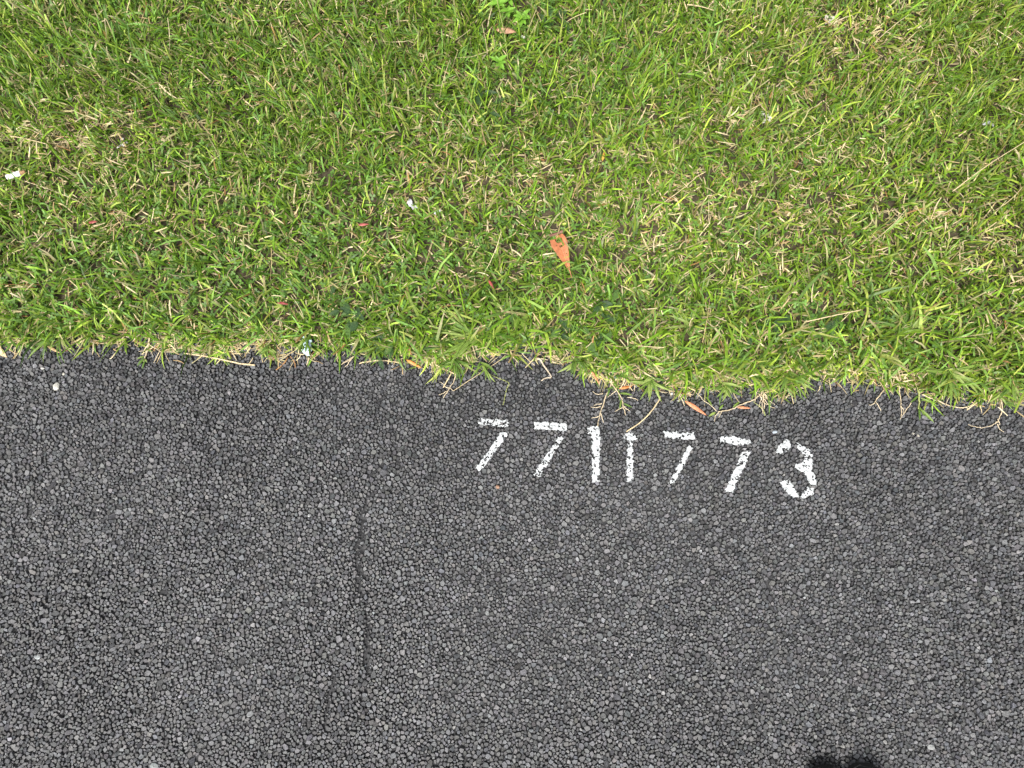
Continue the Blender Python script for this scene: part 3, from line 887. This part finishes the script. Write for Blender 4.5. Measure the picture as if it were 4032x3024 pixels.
# ------------------------------------------------------------------ sensitive-plant fronds (fern-like)
def frond_mesh(L, n, W, rr):
    V, F = [], []
    for i in range(n):
        t = (i + .6) / n
        w = W * math.sin(math.pi * (.18 + .75 * t)) ; step = L / n
        for s in (-1, 1):
            o = len(V); x0 = L * t; tilt = .18 * w
            V += [Vector((x0, 0, 0)), Vector((x0 + tilt - step * .42, s * w, .0012)), Vector((x0 + tilt + step * .30, s * w * 1.02, .0012)), Vector((x0 + step * .72, 0, 0))]
            F.append((o, o + 1, o + 2, o + 3))
    o = len(V); hw = .0004
    V += [Vector((-.008, -hw, -.0004)), Vector((-.008, hw, -.0004)), Vector((L, hw, 0)), Vector((L, -hw, 0))]; F.append((o, o + 1, o + 2, o + 3))
    return V, F
M_FR = [solid('frond_dark_material', (.040, .085, .028), .5, .2, 200, trans=.2), solid('frond_green_material', (.085, .16, .035), .5, .2, 200, trans=.2),
        solid('frond_lime_material', (.19, .29, .04), .5, .2, 200, trans=.2)]
MIM = [('dark fern-like weed in the clover above the pale blue scrap', 1330, 1215, 7, (0, 1)), ('small fern-like weed hugging the road edge by the curved dry straw', 1510, 1365, 6, (0, 1)),
       ('dark fronds of a low weed above the curved dry straw', 1400, 1260, 6, (0, 0, 1)), ('green fern-like fronds among long blades left of the zigzag twig', 2010, 1270, 7, (1, 2)),
       ('fern-like fronds just above the zigzag twig', 2220, 1300, 6, (1, 0)), ('fronds right of the zigzag twig at the asphalt border', 2330, 1380, 6, (1, 0)),
       ('dark feathery weed in the grass above the T shaped painted one', 2400, 1235, 6, (0, 0, 1)), ('dark feathery weed left of the purple leaf scrap', 3020, 1290, 6, (0, 0)),
       ('feathery weed with a lime green sprig in the grass above the painted three', 3240, 1310, 7, (2, 1, 0)), ('single dark frond above the last painted seven', 2915, 1425, 3, (1, 0)),
       ('dark feathery weed near the top of the lawn right of the seedlings', 2180, 95, 6, (0, 0, 1)), ('dark fronds in the shaded dip below the lower bright seedling', 1920, 420, 6, (0, 0))]
for i, (lab, px, py, n, mats) in enumerate(MIM):
    rr = random.Random(300 + i)
    b0 = P(px, py); z = float(soil_z(b0.x, b0.y)) + .022
    root = thing('sensitive_plant', (b0.x, b0.y, z - .015), lab, 'weed', 'fern-like weeds in the grass')
    stem_v, stem_f = tube([(0, 0, -.005), (.002, .001, .006), (.001, .003, .014)], .0012, .0008, 5)
    link('stem', pymesh('stem', stem_v, stem_f), M_FR[0], root)
    for k in range(n):
        v, f = frond_mesh(rr.uniform(.024, .036), 11, rr.uniform(.0055, .008), rr)
        a = rr.uniform(0, 6.28)
        d = rr.uniform(.004, .03); aa = rr.uniform(0, 6.28)
        v = rotz(v, a, (math.cos(aa) * d, math.sin(aa) * d, rr.uniform(.010, .026)), rr.uniform(-.25, .25))
        link('frond', pymesh('frond', v, f), M_FR[rr.choice(mats)], root)

# ------------------------------------------------------------------ bright seedlings near the top
M_SEED = solid('seedling_material', (.20, .40, .045), .4, .15, 150, trans=.3)
def seedling(label, px, py, n, L0, L1, seed):
    rr = random.Random(seed); b0 = P(px, py, .03); gz = float(soil_z(b0.x, b0.y))
    root = thing('seedling', (b0.x, b0.y, gz), label, 'seedling', 'bright green seedlings')
    h = .048
    v, f = tube([(0, 0, 0), (.001, 0, h * .5), (0, .001, h)], .0012, .0009, 5)
    link('stem', pymesh('stem', v, f), M_STEMG, root)
    for k in range(n):
        a = k * 2.4 + rr.random() * .5
        v, f = leaf_shape(rr.uniform(L0, L1), rr.uniform(.0085, .012), .5, rr.uniform(.2, .8), .3, 5, .15, .3)
        link('leaf', pymesh('leaf', rotz(v, a, (0, 0, h - .003 * (k % 4))), f), M_SEED, root)
seedling('bright lime seedling at the very top, left of the seedling pair', 1960, 32, 7, .016, .026, 1)
seedling('bright lime seedling touching the top border', 2006, 14, 5, .014, .022, 2)
seedling('bright lime seedling between the top one and the largest one', 1998, 62, 6, .016, .026, 3)
seedling('largest bright lime seedling, right of the others near the top', 2055, 92, 10, .018, .030, 4)
seedling('lone bright lime seedling below the pinkish dead leaf', 1965, 256, 8, .016, .028, 5)

# ------------------------------------------------------------------ fallen leaves
M_LEAFO = solid('fallen_leaf_material', (.46, .17, .075), .55, .25, 90, .3, trans=.1)
M_LEAFD = solid('fallen_leaf_underside_material', (.20, .10, .07), .6, .25, 90, .3)
# big folded leaf with holes: built as a grid in leaf space, folded along the midrib
def big_leaf():
    tip = P(2243, 1066, .022); top = P(2192, 925, .034)
    ax = (top - tip); L = ax.length; a = math.atan2(ax.y, ax.x)
    root = thing('fallen_leaf', tip, 'large folded orange-brown fallen leaf with bite holes lying on the grass', 'fallen leaf')
    nL, nW = 52, 26
    V, F = [], []
    def width(t):
        return .0185 * min(1, (t / .72)) ** .85 * (1 if t < .80 else 1 - .25 * ((t - .80) / .2) ** 2) + .0007
    for i in range(nL + 1):
        t = i / nL
        for j in range(nW + 1):
            s = j / nW * 2 - 1
            w = width(t)
            fold = .42 if s > 0 else .30
            z = abs(s) * w * fold + .010 * math.sin(t * 2.0) - .006 * t
            V.append(Vector((t * L, s * w, z)))
    def hole(t, s):
        if ((t - .86) / .075) ** 2 + ((s + .10) / .42) ** 2 < 1: return True
        if ((t - .68) / .035) ** 2 + ((s + .10) / .18) ** 2 < 1: return True
        if t > .90 and s > .15 - (t - .9) * 2 and s < 1.1 and t > .93: return True
        return False
    for i in range(nL):
        for j in range(nW):
            if not hole((i + .5) / nL, (j + .5) / nW * 2 - 1):
                F.append((i * (nW + 1) + j, i * (nW + 1) + j + 1, (i + 1) * (nW + 1) + j + 1, (i + 1) * (nW + 1) + j))
    V = rotz(V, a, (0, 0, 0), -.12)
    me = pymesh('lamina', V, F, True)
    o = link('lamina', me, M_LEAFO, root)
    sm = o.modifiers.new('thickness', 'SOLIDIFY'); sm.thickness = .0006
    v, f = tube(rotz([Vector((-.014, 0, -.006)), Vector((0, 0, .001)), Vector((L * .4, 0, .009)), Vector((L * .85, 0, .006))], a), .0012, .0007, 5)
    link('midrib', pymesh('midrib', v, f, True), solid('midrib_material', (.55, .26, .13), .6), root)
    # curled dark end
    Vc, Fc = [], []
    for i in range(9):
        th = i / 8 * 3.6
        for j in range(7):
            s = (j / 6 * 2 - 1)
            rr_ = .0045
            Vc.append(Vector((L + .001 + math.sin(th) * rr_, s * .0165 * (1 - .1 * i / 8), .006 + abs(s) * .004 + (1 - math.cos(th)) * rr_)))
    for i in range(8):
        for j in range(6):
            Fc.append((i * 7 + j, i * 7 + j + 1, (i + 1) * 7 + j + 1, (i + 1) * 7 + j))
    c = link('curled_end', pymesh('curled_end', rotz(Vc, a), Fc, True), M_LEAFD, root)
    c['label'] = 'dark brown curled end of the leaf'
big_leaf()

def flat_leaf(label, p0, p1, W, color, z=None, name='leaflet', cat='leaflet', curl=.3, fold=.12, group=None, el=0.05, tipw=.05):
    a0, a1 = P(*p0), P(*p1)
    on_road = a0.y < float(edge_y(a0.x))
    if z is None:
        z = max(top_z(*(a0.lerp(a1, t))[:2], .005) for t in (0, .25, .5, .75, 1)) + .0008 if on_road else float(soil_z(a0.x, a0.y)) + .03
    d = a1 - a0; L = d.length
    V, F = leaf_shape(L, W, curl, el, fold, 8, tipw, .15)
    V = rotz(V, math.atan2(d.y, d.x))
    o = link(name, pymesh(name, V, F, True), solid(name + '_material', color, .5, .3, 120, .2))
    o.location = (a0.x, a0.y, z)
    sm = o.modifiers.new('thickness', 'SOLIDIFY'); sm.thickness = .0006
    return tag(o, label, cat, group)
GL = 'narrow fallen leaflets'
flat_leaf('flat salmon orange leaflet on bare asphalt above the right hand sevens', (2694, 1580), (2784, 1637), .0095, (.55, .22, .11), group=GL)
flat_leaf('slim orange leaflet with a dark stalk on asphalt below the road edge tuft', (1600, 1418), (1664, 1452), .0075, (.58, .24, .07), group=GL)
flat_leaf('short orange leaflet half hidden under the dead runners above the last seven', (2900, 1604), (2956, 1608), .006, (.50, .21, .11), group=GL)
flat_leaf('orange leaflet pointing down from the grass left of the bare forked runner', (2328, 1462), (2362, 1518), .006, (.55, .24, .12), group=GL)
flat_leaf('bright orange leaflet lying level under the tuft above the painted ones', (2436, 1532), (2490, 1522), .006, (.60, .20, .06), group=GL)
flat_leaf('pale tan leaflet on the asphalt near the left border', (188, 1362), (236, 1390), .007, (.56, .38, .20), group=GL)
flat_leaf('thin rusty leaflet standing at the road edge above the slim orange one', (1608, 1360), (1622, 1402), .006, (.42, .20, .09), z=.012, group=GL)
flat_leaf('large tan leaf cut by the left border on the asphalt', (-45, 1335), (26, 1408), .022, (.60, .44, .26), name='fallen_leaf', cat='fallen leaf', fold=.3, tipw=.02)
flat_leaf('pinkish brown dead leaf in the grass under the bright seedlings', (1955, 150), (2035, 158), .020, (.45, .26, .16), name='fallen_leaf', cat='fallen leaf', fold=-.3, curl=.8, el=.3)
flat_leaf('small dark red leaf scrap in the clover at far left', (385, 903), (420, 897), .007, (.32, .08, .07), name='leaf_scrap', cat='leaf scrap', group='red leaf scraps in the grass')
flat_leaf('small crimson leaf scrap in the clover left of the curled leaf', (1420, 905), (1462, 900), .007, (.36, .10, .09), name='leaf_scrap', cat='leaf scrap', group='red leaf scraps in the grass')
flat_leaf('dark red leaf scrap in the grass above the pale blue scrap', (1108, 1206), (1152, 1212), .0065, (.26, .05, .05), name='leaf_scrap', cat='leaf scrap', group='red leaf scraps in the grass')
flat_leaf('slim dark red scrap standing in the tuft below the curled leaf', (1925, 1118), (1946, 1150), .006, (.30, .06, .05), name='leaf_scrap', cat='leaf scrap', group='red leaf scraps in the grass')
flat_leaf('purple leaf scrap in the grass at the right', (3097, 1142), (3135, 1110), .008, (.13, .06, .09), name='leaf_scrap', cat='leaf scrap', group='red leaf scraps in the grass')
flat_leaf('orange dead blade in the grass right of the curled leaf', (2365, 660), (2372, 625), .006, (.60, .30, .06), name='leaf_scrap', cat='leaf scrap', group='red leaf scraps in the grass')

# ------------------------------------------------------------------ dry stalks
def stalk(label, pts, r0, r1, mat=None, name='dry_stalk', cat='stalk', zs=None, seedhead=False):
    pp = smooth_path([P(*q) for q in pts], 5, .0004)
    n = len(pp); out = []
    for i, q in enumerate(pp):
        zz = top_z(q.x, q.y, .004) + r0 * .6 if q.y < float(edge_y(q.x)) + .004 else float(soil_z(q.x, q.y)) + .028
        if zs: 
            t = i / (n - 1); zz = max(zz if q.y < float(edge_y(q.x)) else 0, zs[0] + (zs[1] - zs[0]) * t)
        out.append(Vector((q.x, q.y, zz)))
    o = out[0]
    v, f = tube(out, r0, r1, 6, .12)
    if not seedhead:
        ob = link(name, pymesh(name, rel(v, o), f, True), mat or M_DRYST)
        ob.location = o
        return tag(ob, label, cat, 'dry stalks at the road edge')
    root = thing(name, o, label, cat, 'dry stalks at the road edge')
    link('stem', pymesh('stem', rel(v, o), f, True), mat or M_DRYST, root)
    for i in range(int(n * .3), n, 1):
        for s in (-1, 1):
            d = (out[min(i + 1, n - 1)] - out[max(i - 1, 0)]).normalized()
            a = math.atan2(d.y, d.x) + s * .35
            lv, lf = leaf_shape(.0035, .0012, .1, .05, .2, 3, .1, .4)
            link('seed', pymesh('seed', rel(rotz(lv, a, out[i]), o), lf), mat or M_DRYST, root)
    return root
stalk('long straw stalk lying on the asphalt left of the pale blue scrap', [(728, 1392), (800, 1402), (880, 1418), (945, 1432), (1005, 1438)], .0016, .0020)
stalk('frayed end stalk crossing the long straw stalk at its right tip', [(978, 1438), (990, 1424), (998, 1410)], .0012, .0008)
stalk('gently arched straw lying along the asphalt left of the slim orange leaflet', [(1415, 1431), (1450, 1424), (1500, 1420), (1545, 1424), (1582, 1432)], .0017, .0013)
stalk('short straight straw pointing into the tuft right of the slim orange leaflet', [(1712, 1434), (1750, 1454), (1796, 1476)], .0017, .0014)
stalk('long curved straw running down to the T shaped painted one', [(2600, 1562), (2585, 1590), (2555, 1630), (2515, 1668), (2466, 1700)], .0016, .0014)
stalk('straight thin stalk slanting from the tuft down to the left over asphalt', [(1990, 1400), (1960, 1425), (1900, 1465), (1845, 1500), (1786, 1540)], .0009, .0007)
stalk('thin bent green seed stalk hanging over the asphalt left of the zigzag twig', [(1890, 1450), (1940, 1480), (2000, 1506), (1996, 1530), (1982, 1590)], .0007, .0005, M_STEMG, 'seed_stalk', 'stalk', None, True)
stalk('white thin stalk at the left border just below the grass', [(-20, 1338), (40, 1348), (105, 1354)], .0012, .0008)
stalk('pale straight stalk along the left road edge', [(370, 1352), (430, 1352), (485, 1352)], .0013, .0009)
stalk('long thin green seed stalk leaning over the asphalt near the right', [(3260, 1430), (3310, 1470), (3370, 1490), (3410, 1510)], .0008, .0005, M_STEMG, 'seed_stalk', 'stalk', None, True)
stalk('thin green seed stalk hanging down before the painted three', [(2965, 1582), (3000, 1610), (3010, 1632)], .0008, .0005, M_STEMG, 'seed_stalk', 'stalk', None, True)
stalk('pale dry stalk on the lawn right above the feathery lime sprig', [(3145, 1285), (3240, 1265), (3350, 1243)], .0013, .0010, None, 'dry_stalk', 'stalk', (.04, .05))
stalk('long dry stalk slanting in the grass at the left near the white stub', [(85, 570), (150, 585), (240, 612)], .0012, .0009, None, 'dry_stalk', 'stalk', (.04, .055))
stalk('pale long stalk leaning across the lawn at the right border', [(3700, 790), (3820, 700), (3950, 620)], .0011, .0008, None, 'dry_stalk', 'stalk', (.05, .08))
stalk('tall thin seed stalk in the lawn at the upper right', [(2820, 1010), (2960, 850), (3060, 700)], .0009, .0006, M_STEMG, 'seed_stalk', 'stalk', (.03, .10))
stalk('thin stalk beside the lone seedling', [(2000, 270), (1985, 180), (1955, 55)], .0009, .0007, M_STEMG, 'seed_stalk', 'stalk', (.03, .07))
stalk('pale dry stalk slanting over the lawn right of the curled leaf', [(2560, 850), (2640, 800), (2720, 740)], .0010, .0007, None, 'dry_stalk', 'stalk', (.035, .06))
stalk('bleached straw piece in the grass at the upper right', [(2950, 325), (2985, 315), (3018, 306)], .0018, .0014, None, 'dry_stalk', 'stalk', (.04, .045))
stalk('long pale stalk at the top right of the middle', [(2688, 68), (2730, 75), (2790, 95)], .0014, .0010, None, 'dry_stalk', 'stalk', (.045, .05))

# zigzag twig
tw = smooth_path([P(2112, 1412), P(2128, 1418), P(2140, 1440), P(2158, 1462), P(2170, 1484)], 3, .0006) + smooth_path([P(2168, 1488), P(2148, 1490), P(2130, 1500)], 3, .0004)
tw = [Vector((q.x, q.y, top_z(q.x, q.y, .004) + .0012)) for q in tw]
root = thing('twig', tw[0], 'pale zigzag twig lying on the asphalt below the road edge', 'twig')
v, f = tube(tw, .0022, .0013, 6, .25); link('stem', pymesh('stem', rel(v, tw[0]), f, True), solid('twig_material', (.50, .42, .31), .7, .3, 200, .4), root)
bt = [over_road(P(*q), .001) for q in ((2112, 1412), (2140, 1414), (2158, 1418))]
v, f = tube(bt, .0015, .0009, 5); link('side_twig', pymesh('side_twig', rel(v, tw[0]), f, True), M_ROOT, root)

# ------------------------------------------------------------------ litter
def lump(label, px, py, rx, ry, h, color, name='pebble', cat='pebble', group=None, seed=1, z=None, rough=.6, rot=0.0):
    rr = random.Random(seed)
    p = P(px, py)
    if z is None: z = top_z(p.x, p.y, .002) if p.y < float(edge_y(p.x)) else float(soil_z(p.x, p.y)) + .026
    V, F = [], []
    n, m = 9, 4
    rim = [rr.uniform(.75, 1.2) for _ in range(n)]
    for i in range(m + 1):
        t = i / m
        rad = math.cos((t - .25) / .75 * math.pi / 2) if t > .25 else .8 + .8 * t
        for k in range(n):
            a = 2 * math.pi * k / n + rot
            V.append((math.cos(a) * rx * rad * rim[k] * rr.uniform(.93, 1.07), math.sin(a) * ry * rad * rim[k] * rr.uniform(.93, 1.07), h * t * rr.uniform(.9, 1.1) - .0008))
    for i in range(m):
        for k in range(n):
            F.append((i * n + k, i * n + (k + 1) % n, (i + 1) * n + (k + 1) % n, (i + 1) * n + k))
    F.append(tuple(range(n))[::-1]); F.append(tuple(m * n + k for k in range(n)))
    o = link(name, pymesh(name, V, F), solid(name + '_material', tuple(q * .6 for q in color), rough, .25, 300))
    o.location = (p.x, p.y, z)
    return tag(o, label, cat, group)
GP = 'pale specks on the asphalt'
for i, (lab, px, py, rx, ry, c_) in enumerate([
    ('small white oval pebble on the asphalt close to the left road edge', 165, 1450, .0045, .0028, (.75, .73, .66)),
    ('tiny cream pebble right of the small white oval at the left', 248, 1472, .003, .004, (.70, .66, .56)),
    ('white crumbly speck, largest pale bit on the left asphalt', 222, 1522, .0085, .009, (.72, .70, .62)),
    ('white oval chip on asphalt between the ones and the salmon leaflet', 2645, 1551, .0045, .0032, (.78, .77, .72)),
    ('pale blue paint chip on the asphalt above the painted three', 3050, 1701, .0055, .0040, (.55, .62, .68)),
    ('round tan orange pebble on the asphalt below the leftmost seven', 1960, 1917, .0045, .0045, (.50, .30, .20)),
    ('tiny white grit grain right of the chip near the salmon leaflet', 2670, 1578, .0025, .0025, (.72, .70, .66)),
    ('cream grit grain on the asphalt right of the painted three', 3596, 1707, .003, .0025, (.62, .58, .48)),
    ('second cream grit grain beside the first, right of the painted three', 3613, 1716, .0035, .003, (.62, .58, .48)),
    ('reddish grit grain on the left asphalt just under the grass', 262, 1380, .0042, .0028, (.30, .13, .12)),
    ('white quartz stone in the asphalt at the lower right', 3666, 2942, .0085, .0055, (.42, .43, .42)),
    ('bluish white stone on the asphalt at the lower left', 148, 2588, .008, .0045, (.45, .48, .48)),
    ('pale stone in the asphalt at the bottom left corner', 610, 3015, .009, .006, (.36, .39, .38)),
    ('white grit grain in the middle of the left asphalt', 1215, 2030, .0032, .004, (.52, .53, .52)),
    ('white grit grain on the asphalt left of the crack', 385, 2008, .003, .003, (.60, .60, .58))]):
    lump(lab, px, py, rx, ry, min(rx, ry) * .9, c_, group=GP, seed=70 + i)

# pale blue flaky scrap at the road edge
pb = P(1213, 1365)
root = thing('litter_scrap', (pb.x, pb.y, .008), 'pale blue flaky litter scrap in the grass at the road edge', 'litter')
M_BLUE = solid('blue_scrap_material', (.55, .68, .74), .6, .15, 300, .3)
rr = random.Random(8)
for k, (dx, dy, sr_) in enumerate([(-.004, .014, .009), (.005, .009, .009), (.000, .001, .010), (.004, -.006, .009), (-.002, -.013, .010), (.003, -.018, .007)]):
    V = [(dx, dy, .003 + .002 * (k % 3))]; F = []
    for i in range(9):
        a = 2 * math.pi * i / 9; q = sr_ * rr.uniform(.6, 1.15)
        V.append((dx + math.cos(a) * q, dy + math.sin(a) * q, .001 + .003 * rr.random() + .0018 * (k % 3)))
    F = [(0, 1 + i, 1 + (i + 1) % 9) for i in range(9)]
    o = link('flake', pymesh('flake', V, F), M_BLUE, root)
    sm = o.modifiers.new('thickness', 'SOLIDIFY'); sm.thickness = .001

# white stub at the left, with its brown end
a0, a1 = P(28, 698, .036), P(82, 682, .036)
d = (a1 - a0); 
root = thing('cigarette_butt', a0, 'white cigarette stub lying in the grass near the left border', 'cigarette butt')
v, f = tube([a0 + d * t for t in (0, .05, .5, .95, 1)], .0066, .0066, 12, .06); link('paper', pymesh('paper', rel(v, a0), f, True), solid('stub_paper_material', (.78, .77, .74), .7, .08, 300), root)
v, f = tube([a0 + d * t for t in (1.0, 1.2, 1.32)], .0056, .0045, 10, .15); link('burnt_end', pymesh('burnt_end', rel(v, a0), f, True), solid('stub_end_material', (.38, .22, .12), .8, .3, 300), root)

def petal_bits(label, px, py, n, s, color, seed):
    rr = random.Random(seed); p = P(px, py); z = float(soil_z(p.x, p.y)) + .020
    root = thing('tissue_scrap', (p.x, p.y, z), label, 'litter', 'whitish scraps in the grass')
    m = solid('tissue_material', color, .7, .12, 300, .3)
    for k in range(n):
        v, f = leaf_shape(s * rr.uniform(.7, 1.2), s * .6, .8, rr.uniform(0, .5), rr.uniform(.2, .6), 4, .4, .5)
        o = link('flake', pymesh('flake', rotz(v, rr.uniform(0, 6.28), (rr.uniform(-s, s) * .4, rr.uniform(-s, s) * .4, 0), rr.uniform(-.4, .4)), f), m, root)
petal_bits('crumpled white scrap in the clover left of the curled leaf', 1620, 815, 5, .016, (.50, .50, .52), 1)
petal_bits('small white petal-like scrap right of the crumpled white one', 1725, 850, 4, .008, (.55, .57, .60), 2)
petal_bits('white shell-like fragment in the grass upper right of the middle', 3000, 485, 5, .016, (.50, .47, .41), 3)
petal_bits('grey white scrap in the grass close to the right border', 3870, 500, 4, .014, (.42, .42, .44), 4)
petal_bits('whitish scrap in the bare spot at the left of the lawn', 505, 590, 4, .013, (.44, .42, .40), 5)
petal_bits('pale scrap in the dry patch at the upper right', 3250, 105, 5, .015, (.46, .41, .34), 6)
petal_bits('small white scrap in the dark grass right of the pinkish leaf', 2058, 170, 3, .011, (.56, .54, .50), 7)
petal_bits('cream flake pair in the shaded grass near the top', 2265, 193, 3, .010, (.50, .47, .42), 8)

# ------------------------------------------------------------------ the photographer's shoes: toes reach into the bottom of the frame
M_SHOE = solid('shoe_upper_material', (.010, .011, .011), .75, .3, 400, .4, spec=.2)
M_SOLE = solid('shoe_sole_material', (.012, .012, .012), .6, .2, 200, .2)
M_LACE = solid('shoe_lace_material', (.012, .012, .013), .8, .2, 400)
def shoe(label, px, toe_y, ang, side):
    t = P(px, 3024, .05)
    root = thing('shoe', (t.x, toe_y, .004), label, 'shoe', 'pair of black shoes at the bottom border')
    root.rotation_euler = (0, 0, R(ang))
    prof = [(0, .016, .030), (.006, .027, .044), (.016, .036, .054), (.035, .043, .060), (.065, .047, .064), (.10, .046, .072), (.135, .041, .086), (.165, .037, .095), (.20, .035, .096), (.235, .034, .094), (.262, .029, .088), (.275, .015, .078)]
    # sole
    n = len(prof); V, F = [], []
    def ringpt(i, s): 
        y, w, h = prof[i]; return (s * w * 1.03 + side * .006 * math.sin(min(1, y / .2) * math.pi), -y)
    for z, g_ in ((.0, .96), (.012, 1.0), (.026, 1.0)):
        for i in range(n): V.append((ringpt(i, -g_)[0], ringpt(i, -1)[1], z + (.010 * max(0, 1 - prof[i][0] / .04) if z == 0 else 0)))
        for i in reversed(range(n)): V.append((ringpt(i, g_)[0], ringpt(i, 1)[1], z + (.010 * max(0, 1 - prof[i][0] / .04) if z == 0 else 0)))
    m = 2 * n
    for l_ in range(2):
        for k in range(m): F.append((l_ * m + k, l_ * m + (k + 1) % m, (l_ + 1) * m + (k + 1) % m, (l_ + 1) * m + k))
    F.append(tuple(range(m))[::-1]); F.append(tuple(range(2 * m, 3 * m)))
    link('sole', pymesh('sole', V, F), M_SOLE, root)
    # upper: arched sections from toe to ankle opening
    V, F = [], []; q = 12
    for (y, w, h) in prof:
        for k in range(q + 1):
            a = math.pi * k / q
            V.append((-math.cos(a) * w * .985 + side * .006 * math.sin(min(1, y / .2) * math.pi), -y - .001, .022 + (h - .022) * math.sin(a) ** .75))
    for i in range(n - 1):
        for k in range(q):
            if 7 <= i <= 9 and 3 <= k <= 8: continue           # opening for the foot
            F.append((i * (q + 1) + k, i * (q + 1) + k + 1, (i + 1) * (q + 1) + k + 1, (i + 1) * (q + 1) + k))
    F.append(tuple(range(q + 1))); 
    o = link('upper', pymesh('upper', V, F, True), M_SHOE, root)
    ss = o.modifiers.new('smooth', 'SUBSURF'); ss.levels = 1; ss.render_levels = 2
    for i in range(4):
        y = .095 + i * .014; zz = .074 + i * .006
        v, f = tube([(-.02, -y, zz - .006), (0, -y - .003, zz + .003), (.02, -y, zz - .006)], .0025, .0025, 6)
        link('lace', pymesh('lace', v, f, True), M_LACE, root)
shoe('black shoe toe at the bottom border, the left one of the pair', 3270, -.521, 4, -1)
shoe('black shoe toe at the bottom border, the right one of the pair', 3435, -.517, -4, 1)
